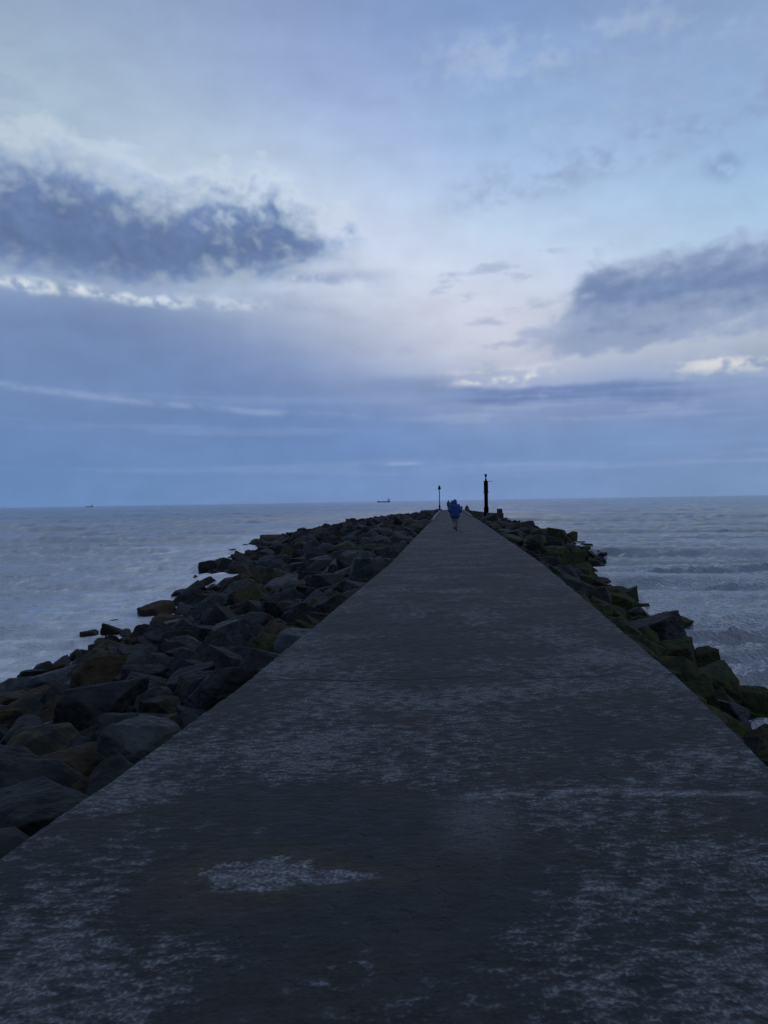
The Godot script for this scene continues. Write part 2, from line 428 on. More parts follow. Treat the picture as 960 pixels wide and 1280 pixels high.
const HEROES := [
	[-3.80, -1.10, -10.14, 0.89, 0.68, "d", "big dark flat faced boulder, largest on the slope left of the pier", "biggest left boulder"],
	[-3.82, -1.07, -8.30, 0.82, 0.48, "o", "dark wedge boulder with an olive ridge at the photo's left edge", "olive ridged boulder"],
	[-2.99, -0.89, -7.32, 0.57, 0.35, "b", "brown pitted slab wedged below the olive ridged boulder beside the pier", "brown pitted slab"],
	[-2.48, -0.69, -5.44, 0.96, 0.48, "d", "near black long slab nearest the camera against the left pier edge", "long black slab"],
	[-2.68, -0.86, -7.58, 0.32, 0.32, "d", "upright dark rock between the brown slab and the pier edge", ""],
	[-2.48, -0.82, -8.06, 0.44, 0.32, "d", "smooth blue grey rock touching the left pier edge, right of the brown slab", ""],
	[-3.50, -1.07, -10.86, 0.73, 0.54, "d", "dark blue grey block leaning behind the biggest boulder on the left", ""],
	[-2.78, -0.90, -9.36, 0.49, 0.31, "o", "low olive tinted slab between the biggest boulder and the pier edge", ""],
	[-2.45, -0.83, -10.04, 0.61, 0.44, "d", "dark angular block at the pier edge, above the low olive slab", "angular block at the edge"],
	[-5.42, -1.58, -14.82, 0.89, 0.68, "o", "boxy boulder with flat olive top above the biggest left boulder", "boxy olive topped boulder"],
	[-6.69, -1.91, -15.28, 0.86, 0.45, "g", "tilted blue grey slab left of the flat topped olive boulder", "tilted blue grey slab"],
	[-7.94, -2.27, -17.40, 0.72, 0.43, "d", "rounded dark rock just behind the tilted blue grey slab", "tilted blue grey slab"],
	[-5.42, -1.54, -11.18, 0.58, 0.51, "o", "mossy humped boulder at the far left of the photo", "humped mossy boulder"],
	[-6.63, -1.87, -13.74, 0.74, 0.31, "b", "flat brownish slab above the mossy humped boulder at far left", "humped mossy boulder"],
	[-4.42, -1.30, -10.06, 0.40, 0.23, "g", "small grey rock between the humped mossy boulder and the biggest boulder", ""],
	[-2.48, -0.87, -11.82, 0.68, 0.47, "d", "wide dark block overhanging a black gap at the left pier edge", "overhanging dark block"],
	[-3.07, -1.02, -11.96, 0.57, 0.42, "d", "squat dark boulder left of the block overhanging a black gap", "squat dark boulder"],
	[-7.78, -2.20, -26.16, 1.25, 0.82, "b", "brown dome shaped boulder standing at the left waterline", "brown dome boulder"],
	[-3.99, -1.32, -17.02, 0.74, 0.50, "d", "dark pyramid shaped boulder mid slope right of the brown dome boulder", "pyramid boulder"],
	[-5.92, -1.81, -21.06, 0.96, 0.48, "g", "grey wet slab lying just below the brown dome boulder", ""],
	[-5.50, -1.75, -25.24, 1.00, 0.79, "d", "tall dark pointed boulder inland of the brown dome boulder", "tall pointed boulder"],
	[-8.20, -2.20, -32.16, 1.27, 0.54, "d", "low dark boulder at the water just beyond the brown dome boulder", ""],
	[-8.91, -2.28, -23.12, 0.63, 0.31, "d", "dark rock standing alone in the foam off the left shore", ""],
	[-8.49, -2.27, -24.34, 0.71, 0.35, "b", "low brown rock at the foam edge right of the lone rock", ""],
	[-4.79, -1.49, -15.06, 0.50, 0.22, "o", "flat slab with pale olive top right of the boxy boulder", ""],
	[-3.60, -1.29, -26.92, 1.40, 0.62, "g", "long grey edged boulder in the middle of the left slope", "grey edged boulder"],
	[-2.72, -1.05, -21.06, 1.27, 0.53, "d", "large dark slab below the long grey edged boulder", ""],
	[-2.54, -1.01, -18.14, 0.79, 0.53, "d", "black blocky boulder just below the large dark mid slope slab", "black blocky boulder"],
	[-1.46, -0.80, -18.26, 0.68, 0.30, "m", "bright moss topped rock close to the left pier edge", "moss topped rock"],
	[-2.06, -0.85, -14.92, 0.70, 0.25, "d", "low dark boulder below the black blocky one near the pier", ""],
	[-6.82, -0.89, -63.98, 0.93, 0.80, "d", "single knob shaped rock on the far left skyline", "knob rock on the skyline"],
	[-10.13, -1.72, -68.24, 2.41, 0.85, "b", "long brown boulder at the outermost far left waterline", "long brown boulder"],
	[-10.00, -2.32, -23.36, 0.24, 0.15, "d", "smallest dark rock awash in the surf at far left", ""],
	[-10.39, -2.33, -23.70, 0.20, 0.12, "d", "tiny rock tip breaking the surf left of the low wet rock", ""],
	[-10.00, -2.05, -53.08, 1.22, 0.50, "b", "flat wet rock awash beyond the left waterline", ""],
	[6.71, -1.88, -19.54, 1.73, 0.89, "d", "broad near black slab jutting over the water on the right", "broad black slab"],
	[7.45, -1.85, -24.98, 1.20, 0.68, "m", "moss capped block beyond the broad near black slab", "moss capped block"],
	[8.89, -2.29, -26.58, 0.55, 0.41, "m", "small bright green mossy rock at the right waterline", ""],
	[7.16, -2.27, -17.30, 0.68, 0.83, "v", "upright green black boulder standing against the right water", "upright green boulder"],
	[6.21, -1.93, -16.92, 1.32, 0.63, "v", "long sloping green black slab along the right pier edge", "long sloping slab"],
	[5.88, -1.98, -14.04, 1.17, 0.79, "v", "big sloping olive grey slab in the right foreground", "big olive grey slab"],
	[6.56, -2.27, -13.64, 0.68, 0.74, "v", "rounded dark green boulder at the photo's right edge", "rounded green boulder"],
	[8.78, -1.74, -34.28, 1.00, 0.78, "m", "humped bright green boulder midway along the right side", "humped green boulder"],
	[7.43, -1.69, -27.40, 0.97, 0.86, "v", "dark green block just nearer than the humped green boulder", ""],
	[15.94, -1.80, -65.58, 1.09, 1.02, "m", "round green boulder at the seaward edge of the right bank", "round green boulder"],
	[11.20, -0.76, -49.94, 1.25, 1.04, "v", "dark flat topped block left of the round green boulder", ""],
	[7.59, -0.70, -38.32, 0.80, 0.96, "d", "square cornered black block in the right rock bank", "square black block"],
	[16.19, -2.22, -63.14, 1.12, 0.53, "d", "flat black rock awash beside the round green boulder", ""],
	[11.08, -1.63, -43.22, 0.81, 0.58, "v", "small dark wedge rock at the right waterline", ""],
	[10.73, -2.26, -39.04, 0.73, 0.41, "d", "low black rock behind the humped bright green boulder", ""],
	[7.86, -1.28, -35.44, 1.03, 0.96, "m", "mossy sided boulder between pier edge and small dark wedge rock", "mossy sided boulder"],
	[13.59, -2.29, -49.04, 0.51, 0.26, "d", "tiny rock tip in the water off the right bank", ""],
]

func make_boulders() -> void:
	M.grain = noise_tex(0.03, 6, 41, 512, [])
	M.rock = {
		"d": rock_material([0.015, 0.018, 0.022], [0.030, 0.033, 0.036], 0.2, 51, 0.62),
		"g": rock_material([0.028, 0.034, 0.042], [0.052, 0.065, 0.072], 0.3, 52, 0.5),
		"o": rock_material([0.018, 0.020, 0.020], [0.050, 0.048, 0.026], 0.3, 53, 0.8),
		"b": rock_material([0.030, 0.026, 0.022], [0.052, 0.044, 0.033], 0.45, 54, 0.75),
		"m": rock_material([0.018, 0.022, 0.014], [0.042, 0.054, 0.018], 0.5, 55, 0.9),
		"v": rock_material([0.016, 0.020, 0.016], [0.030, 0.038, 0.019], 0.6, 56, 0.8),
	}
	var fine := []; var coarse := []
	for k in 10:
		var a := rock_arrays(k, 5); fine.append(commit(a[0], a[1]))
	for k in 24:
		var a := rock_arrays(k % 8, 3 - k / 8)
		var m := commit(a[0], a[1])
		coarse.append([a[0], a[1], m.surface_get_arrays(0)[Mesh.ARRAY_NORMAL]])
	# the hand-read boulders
	rng.seed = 5
	var spots := []          # x, d, radius
	for i in HEROES.size():
		var h: Array = HEROES[i]
		var o := part("boulder", fine[i % 10], M.rock[h[5]])
		o.position = Vector3(h[0], h[1], h[2])
		o.scale = Vector3(h[3] * 0.54, h[4] * 0.66, h[3] * rng.randf_range(0.42, 0.56))
		o.rotation = Vector3(rng.randf_range(-0.14, 0.14), rng.randf_range(-0.5, 0.5) + PI * rng.randi_range(0, 1), rng.randf_range(-0.2, 0.2))
		tag(o, h[6], "boulder", "boulders banked beside the pier")
		spots.append([h[0], -h[2], h[3] * 0.5])
	# the rest of the two banks
	var cells := {}
	var put := func(x: float, d: float, r: float, share: float) -> bool:
		var gx := int(floor(x / 1.5)); var gd := int(floor(d / 1.5))
		for i in range(gx - 1, gx + 2):
			for j in range(gd - 1, gd + 2):
				for s in cells.get(Vector2i(i, j), []):
					if Vector2(s[0] - x, s[1] - d).length() < (s[2] + r) * share: return false
		var key := Vector2i(gx, gd)
		if not cells.has(key): cells[key] = []
		cells[key].append([x, d, r])
		return true
	for s in spots: put.call(s[0], s[1], s[2] * 1.1, 0.0)
	var loose := []          # x, d, r, side, q
	for pass_no in 4:
		var rmin: float = [0.45, 0.28, 0.17, 0.08][pass_no]; var rmax: float = [0.70, 0.45, 0.28, 0.17][pass_no]
		var tries: int = [3600, 9000, 17000, 16000][pass_no]; var dmax: float = [147.0, 147.0, 110.0, 45.0][pass_no]
		for t in tries:
			var right := rng.randf() < 0.3
			var d := rng.randf_range(2.5, dmax)
			if pass_no < 3 and rng.randf() < 0.25: d = rng.randf_range(2.5, 40.0)
			var w := table(d, RZ, RW) if right else table(d, LZ, LW)
			var q := rng.randf_range(0.0, 1.12)
			var r := rng.randf_range(rmin, rmax)
			if d < 22.0 and pass_no == 0: r *= 0.75
			var off := q * w + r * 0.75 + 0.04
			if d > 139.0: off = rng.randf_range(-4.0, 4.0)
			var x := centre(d) + (HALF + off) * (1.0 if right else -1.0)
			if d > 130.0 and d < 141.0 and absf(x - centre(d)) < 5.2 and not right: continue
			if d > 83.6 and d < 86.4 and right and off < 3.6: continue
			if q > 1.0 and rng.randf() < 0.72: continue
			if d < 70.0 and pass_no < 2 and rng.randf() < smoothstep(0.35, 0.95, q) * 0.85: continue
			if put.call(x, d, r, [0.82, 0.78, 0.74, 0.8][pass_no]):
				loose.append([x, d, r, right, q, pass_no])
	# largest in view first; those beside or behind the viewpoint come after them
	for s in loose: s.append(s[2] / s[1] * (1.0 if absf(s[0]) < 0.52 * s[1] else 0.001))
	loose.sort_custom(func(p, q): return p[6] > q[6])
	var keep := 300 - HEROES.size()
	var bv := PackedVector3Array(); var bn := PackedVector3Array(); var bc := PackedColorArray(); var bi := PackedInt32Array()
	var tints := [Color(0.017, 0.020, 0.024), Color(0.030, 0.035, 0.042), Color(0.027, 0.027, 0.019), Color(0.031, 0.027, 0.022), Color(0.028, 0.036, 0.015), Color(0.017, 0.021, 0.017)]
	var kinds := ["d", "g", "o", "b", "m", "v"]
	for i in loose.size():
		var s: Array = loose[i]
		var right: bool = s[3]
		var roll := rng.randf()
		var kind := 0
		if right: kind = 5 if roll < 0.45 else (4 if roll < 0.65 else 0)
		else: kind = 0 if roll < 0.66 else (1 if roll < 0.80 else (2 if roll < 0.89 else (3 if roll < 0.97 else 4)))
		var r: float = s[2]
		var sc := Vector3(r * rng.randf_range(0.9, 1.3), r * rng.randf_range(0.6, 1.0), r * rng.randf_range(0.8, 1.15))
		var rot := Vector3(rng.randf_range(-0.6, 0.6), rng.randf() * TAU, rng.randf_range(-0.6, 0.6))
		var lift := [0.12, 0.1, 0.05, 0.1][s[5]] as float
		var y := bank_y(s[0], s[1]) + lift * r + rng.randf_range(-0.14, 0.06)
		if s[1] > 139.0: y = -1.3 - 0.06 * (s[1] - 139.0)
		if s[4] > 1.0: y = maxf(y, SEA - 0.45 * sc.y)
		if i < keep:
			var o := part("boulder", fine[(i * 7) % 10], M.rock[kinds[kind]])
			o.position = Vector3(s[0], y, -s[1]); o.scale = sc; o.rotation = rot
			var tone: String = ["dark basalt", "blue grey", "olive stained", "brownish", "moss green", "dark green"][kind]
			var size := "large" if sc.x > 0.5 else ("medium sized" if sc.x > 0.33 else "small")
			if sc.y > 0.85 * sc.x: size += " upright"
			elif sc.y < 0.62 * sc.x: size += " flat"
			var best := -1; var bd := 1e9
			for k in HEROES.size():
				if HEROES[k][7] == "" or (HEROES[k][0] > centre(-HEROES[k][2])) != right: continue
				var dd := Vector2(HEROES[k][0] - s[0], (-HEROES[k][2] - s[1]) * 0.6).length()
				if dd < bd: bd = dd; best = k
			var hb: Array = HEROES[best]
			var dx: float = s[0] - hb[0]; var dz: float = s[1] + hb[2]
			var side := ("beyond" if dz > 0.0 else "nearer than") if absf(dz) > absf(dx) * 1.5 else (("right of" if dx > 0.0 else "left of") if absf(dx) > absf(dz) * 1.2 else (("beyond and right of" if dx > 0.0 else "beyond and left of") if dz > 0.0 else ("nearer and right of" if dx > 0.0 else "nearer and left of")))
			tag(o, "%s %s boulder %s %s the %s" % [size, tone, "just" if bd < 1.6 else ("some way" if bd < 4.0 else "far"), side, hb[7]], "boulder", "boulders banked beside the pier")
		else:
			var c: Array = coarse[(0 if i < 950 else (8 if i < 3000 else 16)) + i % 8]
			var b := Basis.from_euler(rot) * Basis.from_scale(sc)
			var xf := Transform3D(b, Vector3(s[0], y, -s[1]))
			var base := bv.size()
			bv.append_array(xf * (c[0] as PackedVector3Array))
			var nb := Transform3D(b.inverse().transposed(), Vector3.ZERO) * (c[2] as PackedVector3Array)
			for k in nb.size(): nb[k] = nb[k].normalized()
			bn.append_array(nb)
			var tc: Color = tints[kind] * rng.randf_range(0.75, 1.25)
			var pc := PackedColorArray(); pc.resize(nb.size()); pc.fill(tc); bc.append_array(pc)
			for k in (c[1] as PackedInt32Array): bi.append(base + k)
	print("boulders ", loose.size() + HEROES.size())
	var rest := part("rubble", commit(bv, bi, PackedVector2Array(), bc, bn), M.rubble)
	rest.set_meta("kind", "stuff")
	tag(rest, "far and small dark boulders filling both banks along the pier", "rubble")

func make_bank() -> ArrayMesh:
	var v := PackedVector3Array(); var idx := PackedInt32Array()
	var nn := noise(0.8, 3, 61)
	var nd := 150; var nq := 36
	for i in nd:
		var d := -4.0 + i * 1.03
		var c := centre(d)
		for k in nq:
			var q := lerpf(-1.6, 1.6, k / float(nq - 1))
			var x := c + (-(HALF - 0.3) + q * table(d, LZ, LW) if q < 0.0 else (HALF - 0.3) + q * table(d, RZ, RW))
			var y := bank_y(x, d) - 0.38 + 0.12 * nn.get_noise_2d(x, d)
			if d > 139.0: y -= 0.25 * (d - 139.0)
			v.append(Vector3(x, y, -d))
			if i > 0 and k > 0:
				var p := (i - 1) * nq + k - 1
				idx.append_array(PackedInt32Array([p, p + nq, p + nq + 1, p, p + nq + 1, p + 1]))
	return commit(v, idx)

# ---------------------------------------------------------------- the deck
func sst(a: float, b: float, x: float) -> float: return smoothstep(a, b, x)

func deck_maps(s0: float, s1: float, w: int, h: int) -> Array:
	var big := noise(0.55, 4, 81); var streak := noise(1.5, 5, 82); var mid := noise(5.0, 4, 83); var fine := noise(38.0, 3, 84)
	var stone := noise(24.0, 1, 85, FastNoiseLite.TYPE_CELLULAR)
	stone.cellular_return_type = FastNoiseLite.RETURN_DISTANCE2_SUB; stone.cellular_jitter = 1.0
	var brown := noise(0.8, 3, 86)
	var cobble := noise(11.0, 2, 87, FastNoiseLite.TYPE_CELLULAR)
	cobble.cellular_return_type = FastNoiseLite.RETURN_DISTANCE2_SUB
	var flake := noise(14.0, 5, 88)
	var rgb := PackedByteArray(); rgb.resize(w * h * 3); var hgt := PackedByteArray(); hgt.resize(w * h)
	var near := s0 < 9.0
	for j in h:
		var s := s0 + (s1 - s0) * (j + 0.5) / h
		for i in w:
			var u := -2.05 + 4.1 * (i + 0.5) / w
			var B := big.get_noise_2d(u * 0.8, s); var S := streak.get_noise_2d(u * 0.7, s); var m := mid.get_noise_2d(u, s); var f := fine.get_noise_2d(u, s)
			var st := stone.get_noise_2d(u, s) + 1.0          # 0 at the joints between stones, more inside
			var worn := 0.42 + 0.75 * B + 0.55 * S
			var dust := 0.0; var halo := 0.0; var pit := 0.0
			if near:
				var ex := (u + 0.72) / 0.27; var ey := (s - 3.39) / 0.19
				var tail := Vector2((u + 0.36) / 0.26, (s - 3.36) / 0.07).length()
				var rr := minf(sqrt(ex * ex + ey * ey), tail) + 0.35 * mid.get_noise_2d(u * 0.8 + 12.0, s * 0.8) + 0.2 * streak.get_noise_2d(u * 1.3 + 4.0, s * 1.3) + 0.3 * flake.get_noise_2d(u * 0.7, s * 0.7)
				var agg := 1.0 - sst(0.72, 1.0, rr)
				halo = (1.0 - sst(1.0, 2.1, rr)) * (1.0 - agg)
				worn = lerpf(worn, 0.05, 0.9 * sst(2.6, 1.4, rr))
				worn = lerpf(worn, 1.15, agg)
				pit = agg
				worn -= 0.35 * bump(u, -0.9, 0.9, 0.4) * bump(s, 3.0, 4.2, 0.2) * (1.0 - agg)
				worn += 0.55 * bump(u, -1.5, -0.7, 0.2) * bump(s, 2.2, 2.95, 0.2)
				worn += 0.24 * bump(u, 0.55, 1.8, 0.3) * bump(s, 2.1, 4.1, 0.3)
				worn += 0.20 * bump(s, 4.4, 8.0, 0.5)
				dust += 1.1 * (1.0 - sst(0.3, 1.3, Vector2((u - 0.25) / 0.24, (s - 3.95) / 0.42).length() + 0.35 * S + 0.2 * m))
				var line := absf(s - 4.27 - 0.09 * streak.get_noise_2d(u * 0.5, 3.0))
				dust += 1.7 * (1.0 - sst(0.015, 0.075, line + 0.02 * m)) * sst(-0.1, 0.4, u) * sst(-0.4, 0.1, m + 0.2)
				var bl := absf(Vector2((u + 0.16) / 0.085, (s - 2.66) / 0.08).length() - 1.0 + 0.4 * m)
				worn += 0.55 * (1.0 - sst(0.0, 0.35, bl))
			var fl := flake.get_noise_2d(u * 0.5, s * 1.3)
			var cb := cobble.get_noise_2d(u, s) + 1.0
			var pale := sst(0.40, 0.95, worn + 0.5 * m + 0.5 * fl)
			var thick := sst(0.75, 1.25, worn + 0.45 * m + 0.6 * fl)
			var speck := sst(0.26, 0.5, f + 0.55 * fl + 0.15 * m)
			var gap := (1.0 - sst(0.05, 0.30 + 0.25 * fl, st)) * sst(-0.45, 0.25, fl + 0.3 * f + 0.2 * m)
			var gap2 := (1.0 - sst(0.03, 0.20, cb + 0.15 * f)) * sst(0.0, 0.4, B + 0.4 * m)
			var t := 0.10 * pale + pale * (0.25 * gap + 0.20 * gap2 + 0.42 * speck) + 0.22 * thick * (0.6 + 0.8 * f) + 0.30 * speck * sst(0.15, 0.7, worn) * (1.0 - pale) + 0.28 * dust * (0.7 + 0.6 * f + 0.4 * fl) + 0.24 * pit * (0.7 + 1.1 * f + 0.5 * fl)
			var dk := 0.0215 + 0.008 * m + 0.006 * f + 0.006 * fl - 0.007 * pale * sst(0.25, 0.5, st)
			var br := clampf(0.25 + 1.0 * brown.get_noise_2d(u, s) - pale, 0.0, 1.0)
			var r := dk * (0.88 + 0.14 * br); var g := dk * (1.05 - 0.03 * br); var b := dk * (1.28 - 0.2 * br)
			r += halo * 0.013; g += halo * 0.007; b -= halo * 0.002
			r = lerpf(r, 0.165, t); g = lerpf(g, 0.186, t); b = lerpf(b, 0.210, t)
			var k := (j * w + i) * 3
			var col := Color(r, g, b).linear_to_srgb()
			rgb[k] = clampi(int(col.r * 255.0 + 0.5), 0, 255); rgb[k + 1] = clampi(int(col.g * 255.0 + 0.5), 0, 255); rgb[k + 2] = clampi(int(col.b * 255.0 + 0.5), 0, 255)
			var crack := 0.0
			if near:
				var cl := absf(s - 7.12 - 0.10 * streak.get_noise_2d(u * 0.9, 40.0) - 0.03 * mid.get_noise_2d(u, 9.0))
				crack = (1.0 - sst(0.012, 0.034, cl)) * sst(-0.15, 0.15, streak.get_noise_2d(u * 0.8 + 5.0, 77.0) + 0.1)
			if crack > 0.0:
				for q in 3: rgb[k + q] = int(lerpf(rgb[k + q], 22.0, 0.85 * crack))
			var hh := 0.55 - 0.5 * crack + 0.10 * m + 0.12 * f * (0.4 + pale) + 0.12 * fl + 0.22 * pale * (sst(0.0, 0.3, st) - 0.6) - 0.16 * pit - 0.30 * sst(0.42, 0.6, mid.get_noise_2d(u * 1.6 + 30.0, s * 1.6))
			hgt[j * w + i] = clampi(int(hh * 255.0), 0, 255)
	return [Image.create_from_data(w, h, false, Image.FORMAT_RGB8, rgb), Image.create_from_data(w, h, false, Image.FORMAT_L8, hgt)]

func deck_material(s0: float, s1: float, w: int, h: int, relief: float) -> StandardMaterial3D:
	var maps := deck_maps(s0, s1, w, h)
	var m := StandardMaterial3D.new()
	m.albedo_texture = ImageTexture.create_from_image(maps[0])
	m.heightmap_enabled = true; m.heightmap_texture = ImageTexture.create_from_image(maps[1]); m.heightmap_scale = relief
	m.roughness = 0.8; m.metallic_specular = 0.35
	m.texture_repeat = false
	return m

func slab_mesh(a: float, b: float, z0: float, z1: float, step: float) -> ArrayMesh:
	var lump := noise(0.7, 3, 91); var ragged := noise(3.5, 4, 92)
	var nu := maxi(6, int(2.0 * HALF / step)); var ns := maxi(4, int((b - a) / step))
	var v := PackedVector3Array(); var uv := PackedVector2Array(); var idx := PackedInt32Array(); var nrm := PackedVector3Array()
	var high := func(u: float, s: float) -> float: return 0.012 * lump.get_noise_2d(u, s) + 0.004 * ragged.get_noise_2d(u * 2.0, s * 2.0)
	var cols := nu + 1
	for j in ns + 1:
		for i in cols:
			var s := lerpf(a + 0.0006, b - 0.0006, j / float(ns)); var u := lerpf(-HALF, HALF, i / float(nu))
			var y: float = high.call(u, s)
			nrm.append(Vector3(y - high.call(u + 0.02, s), 0.02, high.call(u, s + 0.02) - y).normalized())
			if i == 0 or i == nu: u += signf(u) * (0.012 * ragged.get_noise_2d(u * 3.0, s))
			v.append(Vector3(centre(s) + u, y, -s)); uv.append(Vector2((u + 2.05) / 4.1, (s - z0) / (z1 - z0)))
			if i > 0 and j > 0:
				var p := (j - 1) * cols + i - 1
				idx.append_array(PackedInt32Array([p, p + cols, p + cols + 1, p, p + cols + 1, p + 1]))
	var rim := []
	for i in cols: rim.append([i, Vector3(0, 0, 1)])
	for j in ns + 1: rim.append([j * cols + nu, Vector3(1, 0, 0)])
	for i in cols: rim.append([ns * cols + nu - i, Vector3(0, 0, -1)])
	for j in ns + 1: rim.append([(ns - j) * cols, Vector3(-1, 0, 0)])
	for k in rim.size():
		var r: Array = rim[k]
		var t := v[r[0]]
		v.append(t); v.append(Vector3(t.x, -0.45, t.z)); nrm.append(r[1]); nrm.append(r[1]); uv.append(uv[r[0]]); uv.append(uv[r[0]] + Vector2(0.004, 0.004))
		if k > 0 and rim[k - 1][1] == r[1]:
			var q := v.size() - 4
			idx.append_array(PackedInt32Array([q, q + 2, q + 3, q, q + 3, q + 1]))
	return commit(v, idx, uv, PackedColorArray(), nrm)

func make_pier() -> void:
	var walk := Node3D.new(); walk.name = "walkway"; add_child(walk); struct(walk)
	var zones := [[-1.3, 9.9, 1024, 2048, 2.4, 0.028], [9.9, 26.7, 512, 1024, 2.4, 0.12], [26.7, 138.7, 256, 1024, 0.0, 0.35]]
	for zn in zones:
		var m := deck_material(maxf(zn[0], 1.5), zn[1], zn[2], zn[3], zn[4])
		var s: float = zn[0]
		while s < zn[1] - 0.1:
			part("slab", slab_mesh(s, s + 2.8, maxf(zn[0], 1.5), zn[1], 0.3 if s < 1.0 else zn[5]), m, walk)
			s += 2.8
	# the mass of concrete that carries the slabs
	var v := PackedVector3Array(); var idx := PackedInt32Array()
	for i in 73:
		var d := -3.0 + 141.7 * i / 72.0
		for p in [[-1.93, -3.2], [-1.90, -0.2], [1.90, -0.2], [1.93, -3.2]]:
			v.append(Vector3(centre(d) + p[0], p[1], -d))
		if i > 0:
			for k in 3:
				var q := (i - 1) * 4 + k
				idx.append_array(PackedInt32Array([q, q + 4, q + 5, q, q + 5, q + 1]))
	part("core", commit(v, idx), M.wall, walk)
	for sd in [-1, 1]:
		var d := 63.0 if sd < 0 else 78.0
		while d < 136.0:
			var k := part("kerb", chamfer_box(Vector3(0.22, 0.16, 3.96), 0.02), M.kerb, walk)
			k.position = Vector3(centre(d + 2.0) + sd * (HALF - 0.12), 0.075, -(d + 2.0))
			k.rotation.y = -atan((centre(d + 4.0) - centre(d)) / 4.0)
			d += 4.0
	var head := Node3D.new(); head.name = "pier_head"; add_child(head); struct(head)
	head.position = Vector3(centre(136.0), 0, -136.0); head.rotation.y = -0.085
	part("block", chamfer_box(Vector3(2.6, 3.2, 5.6), 0.05), M.wall, head, Vector3(-HALF - 1.32, -1.58, 0))
	part("block", chamfer_box(Vector3(1.15, 3.2, 5.6), 0.05), M.wall, head, Vector3(HALF + 0.60, -1.55, 0))
	part("block", chamfer_box(Vector3(7.8, 3.2, 2.4), 0.05), M.wall, head, Vector3(-0.72, -1.62, -4.02))

# ---------------------------------------------------------------- bodies: tapered bones joined by a smooth minimum, meshed as surface nets
func skin(bones: Array, cell: float, k: float) -> ArrayMesh:
	var lo := Vector3.ONE * 99.0; var hi := -lo
	for b in bones:
		var r := maxf(b[2], b[3]) + k + cell * 2.0
		for p in [b[0], b[1]]:
			lo = lo.min(p - Vector3.ONE * r); hi = hi.max(p + Vector3.ONE * r)
	var n := Vector3i(((hi - lo) / cell).ceil()) + Vector3i.ONE
	var g := PackedFloat32Array(); g.resize(n.x * n.y * n.z); g.fill(1.0)
	for b in bones:
		var A: Vector3 = b[0]; var B: Vector3 = b[1]; var ra: float = b[2]; var rb: float = b[3]
		var r := maxf(ra, rb) + k + cell * 2.0
		var c0 := Vector3i(((A.min(B) - Vector3.ONE * r - lo) / cell).floor()).clamp(Vector3i.ZERO, n - Vector3i.ONE)
		var c1 := Vector3i(((A.max(B) + Vector3.ONE * r - lo) / cell).ceil()).clamp(Vector3i.ZERO, n - Vector3i.ONE)
		var ab := B - A; var L := maxf(ab.length_squared(), 1e-6)
		for z in range(c0.z, c1.z + 1):
			for y in range(c0.y, c1.y + 1):
				for x in range(c0.x, c1.x + 1):
					var p := lo + Vector3(x, y, z) * cell
					var t := clampf((p - A).dot(ab) / L, 0.0, 1.0)
					var d := (p - A - ab * t).length() - lerpf(ra, rb, t)
					var at := x + n.x * (y + n.y * z)
					var e := g[at]
					var h := maxf(k - absf(d - e), 0.0) / k
					g[at] = minf(d, e) - h * h * k * 0.25
	var v := PackedVector3Array(); var idx := PackedInt32Array(); var id := {}
	var sx := 1; var sy := n.x; var sz := n.x * n.y
	var offs := [0, sx, sy, sx + sy, sz, sx + sz, sy + sz, sx + sy + sz]
	for z in n.z - 1:
		for y in n.y - 1:
			for x in n.x - 1:
				var at := x + sy * y + sz * z
				var inside := 0
				for q in 8:
					if g[at + offs[q]] < 0.0: inside += 1
				if inside == 0 or inside == 8: continue
				var sum := Vector3.ZERO; var cnt := 0
				for e in [[0, 1], [2, 3], [4, 5], [6, 7], [0, 2], [1, 3], [4, 6], [5, 7], [0, 4], [1, 5], [2, 6], [3, 7]]:
					var g0 := g[at + offs[e[0]]]; var g1 := g[at + offs[e[1]]]
					if (g0 < 0.0) != (g1 < 0.0):
						var p0 := Vector3(e[0] & 1, (e[0] >> 1) & 1, e[0] >> 2); var p1 := Vector3(e[1] & 1, (e[1] >> 1) & 1, e[1] >> 2)
						sum += p0.lerp(p1, g0 / (g0 - g1)); cnt += 1
				id[at] = v.size(); v.append(lo + (Vector3(x, y, z) + sum / cnt) * cell)
	for at in id:
		for ax in 3:
			var s1: int = [sx, sy, sz][ax]; var s2: int = [sy, sz, sx][ax]; var s3: int = [sz, sx, sy][ax]
			var a := g[at] < 0.0; var b := g[at + s1] < 0.0
			if a == b or not (id.has(at - s2) and id.has(at - s3) and id.has(at - s2 - s3)): continue
			var q := [id[at], id[at - s2], id[at - s2 - s3], id[at - s3]]
			if a: idx.append_array(PackedInt32Array([q[0], q[2], q[1], q[0], q[3], q[2]]))
			else: idx.append_array(PackedInt32Array([q[0], q[1], q[2], q[0], q[2], q[3]]))
	return commit(v, idx)

func V(x: float, y: float, z: float) -> Vector3: return Vector3(x, y, z)

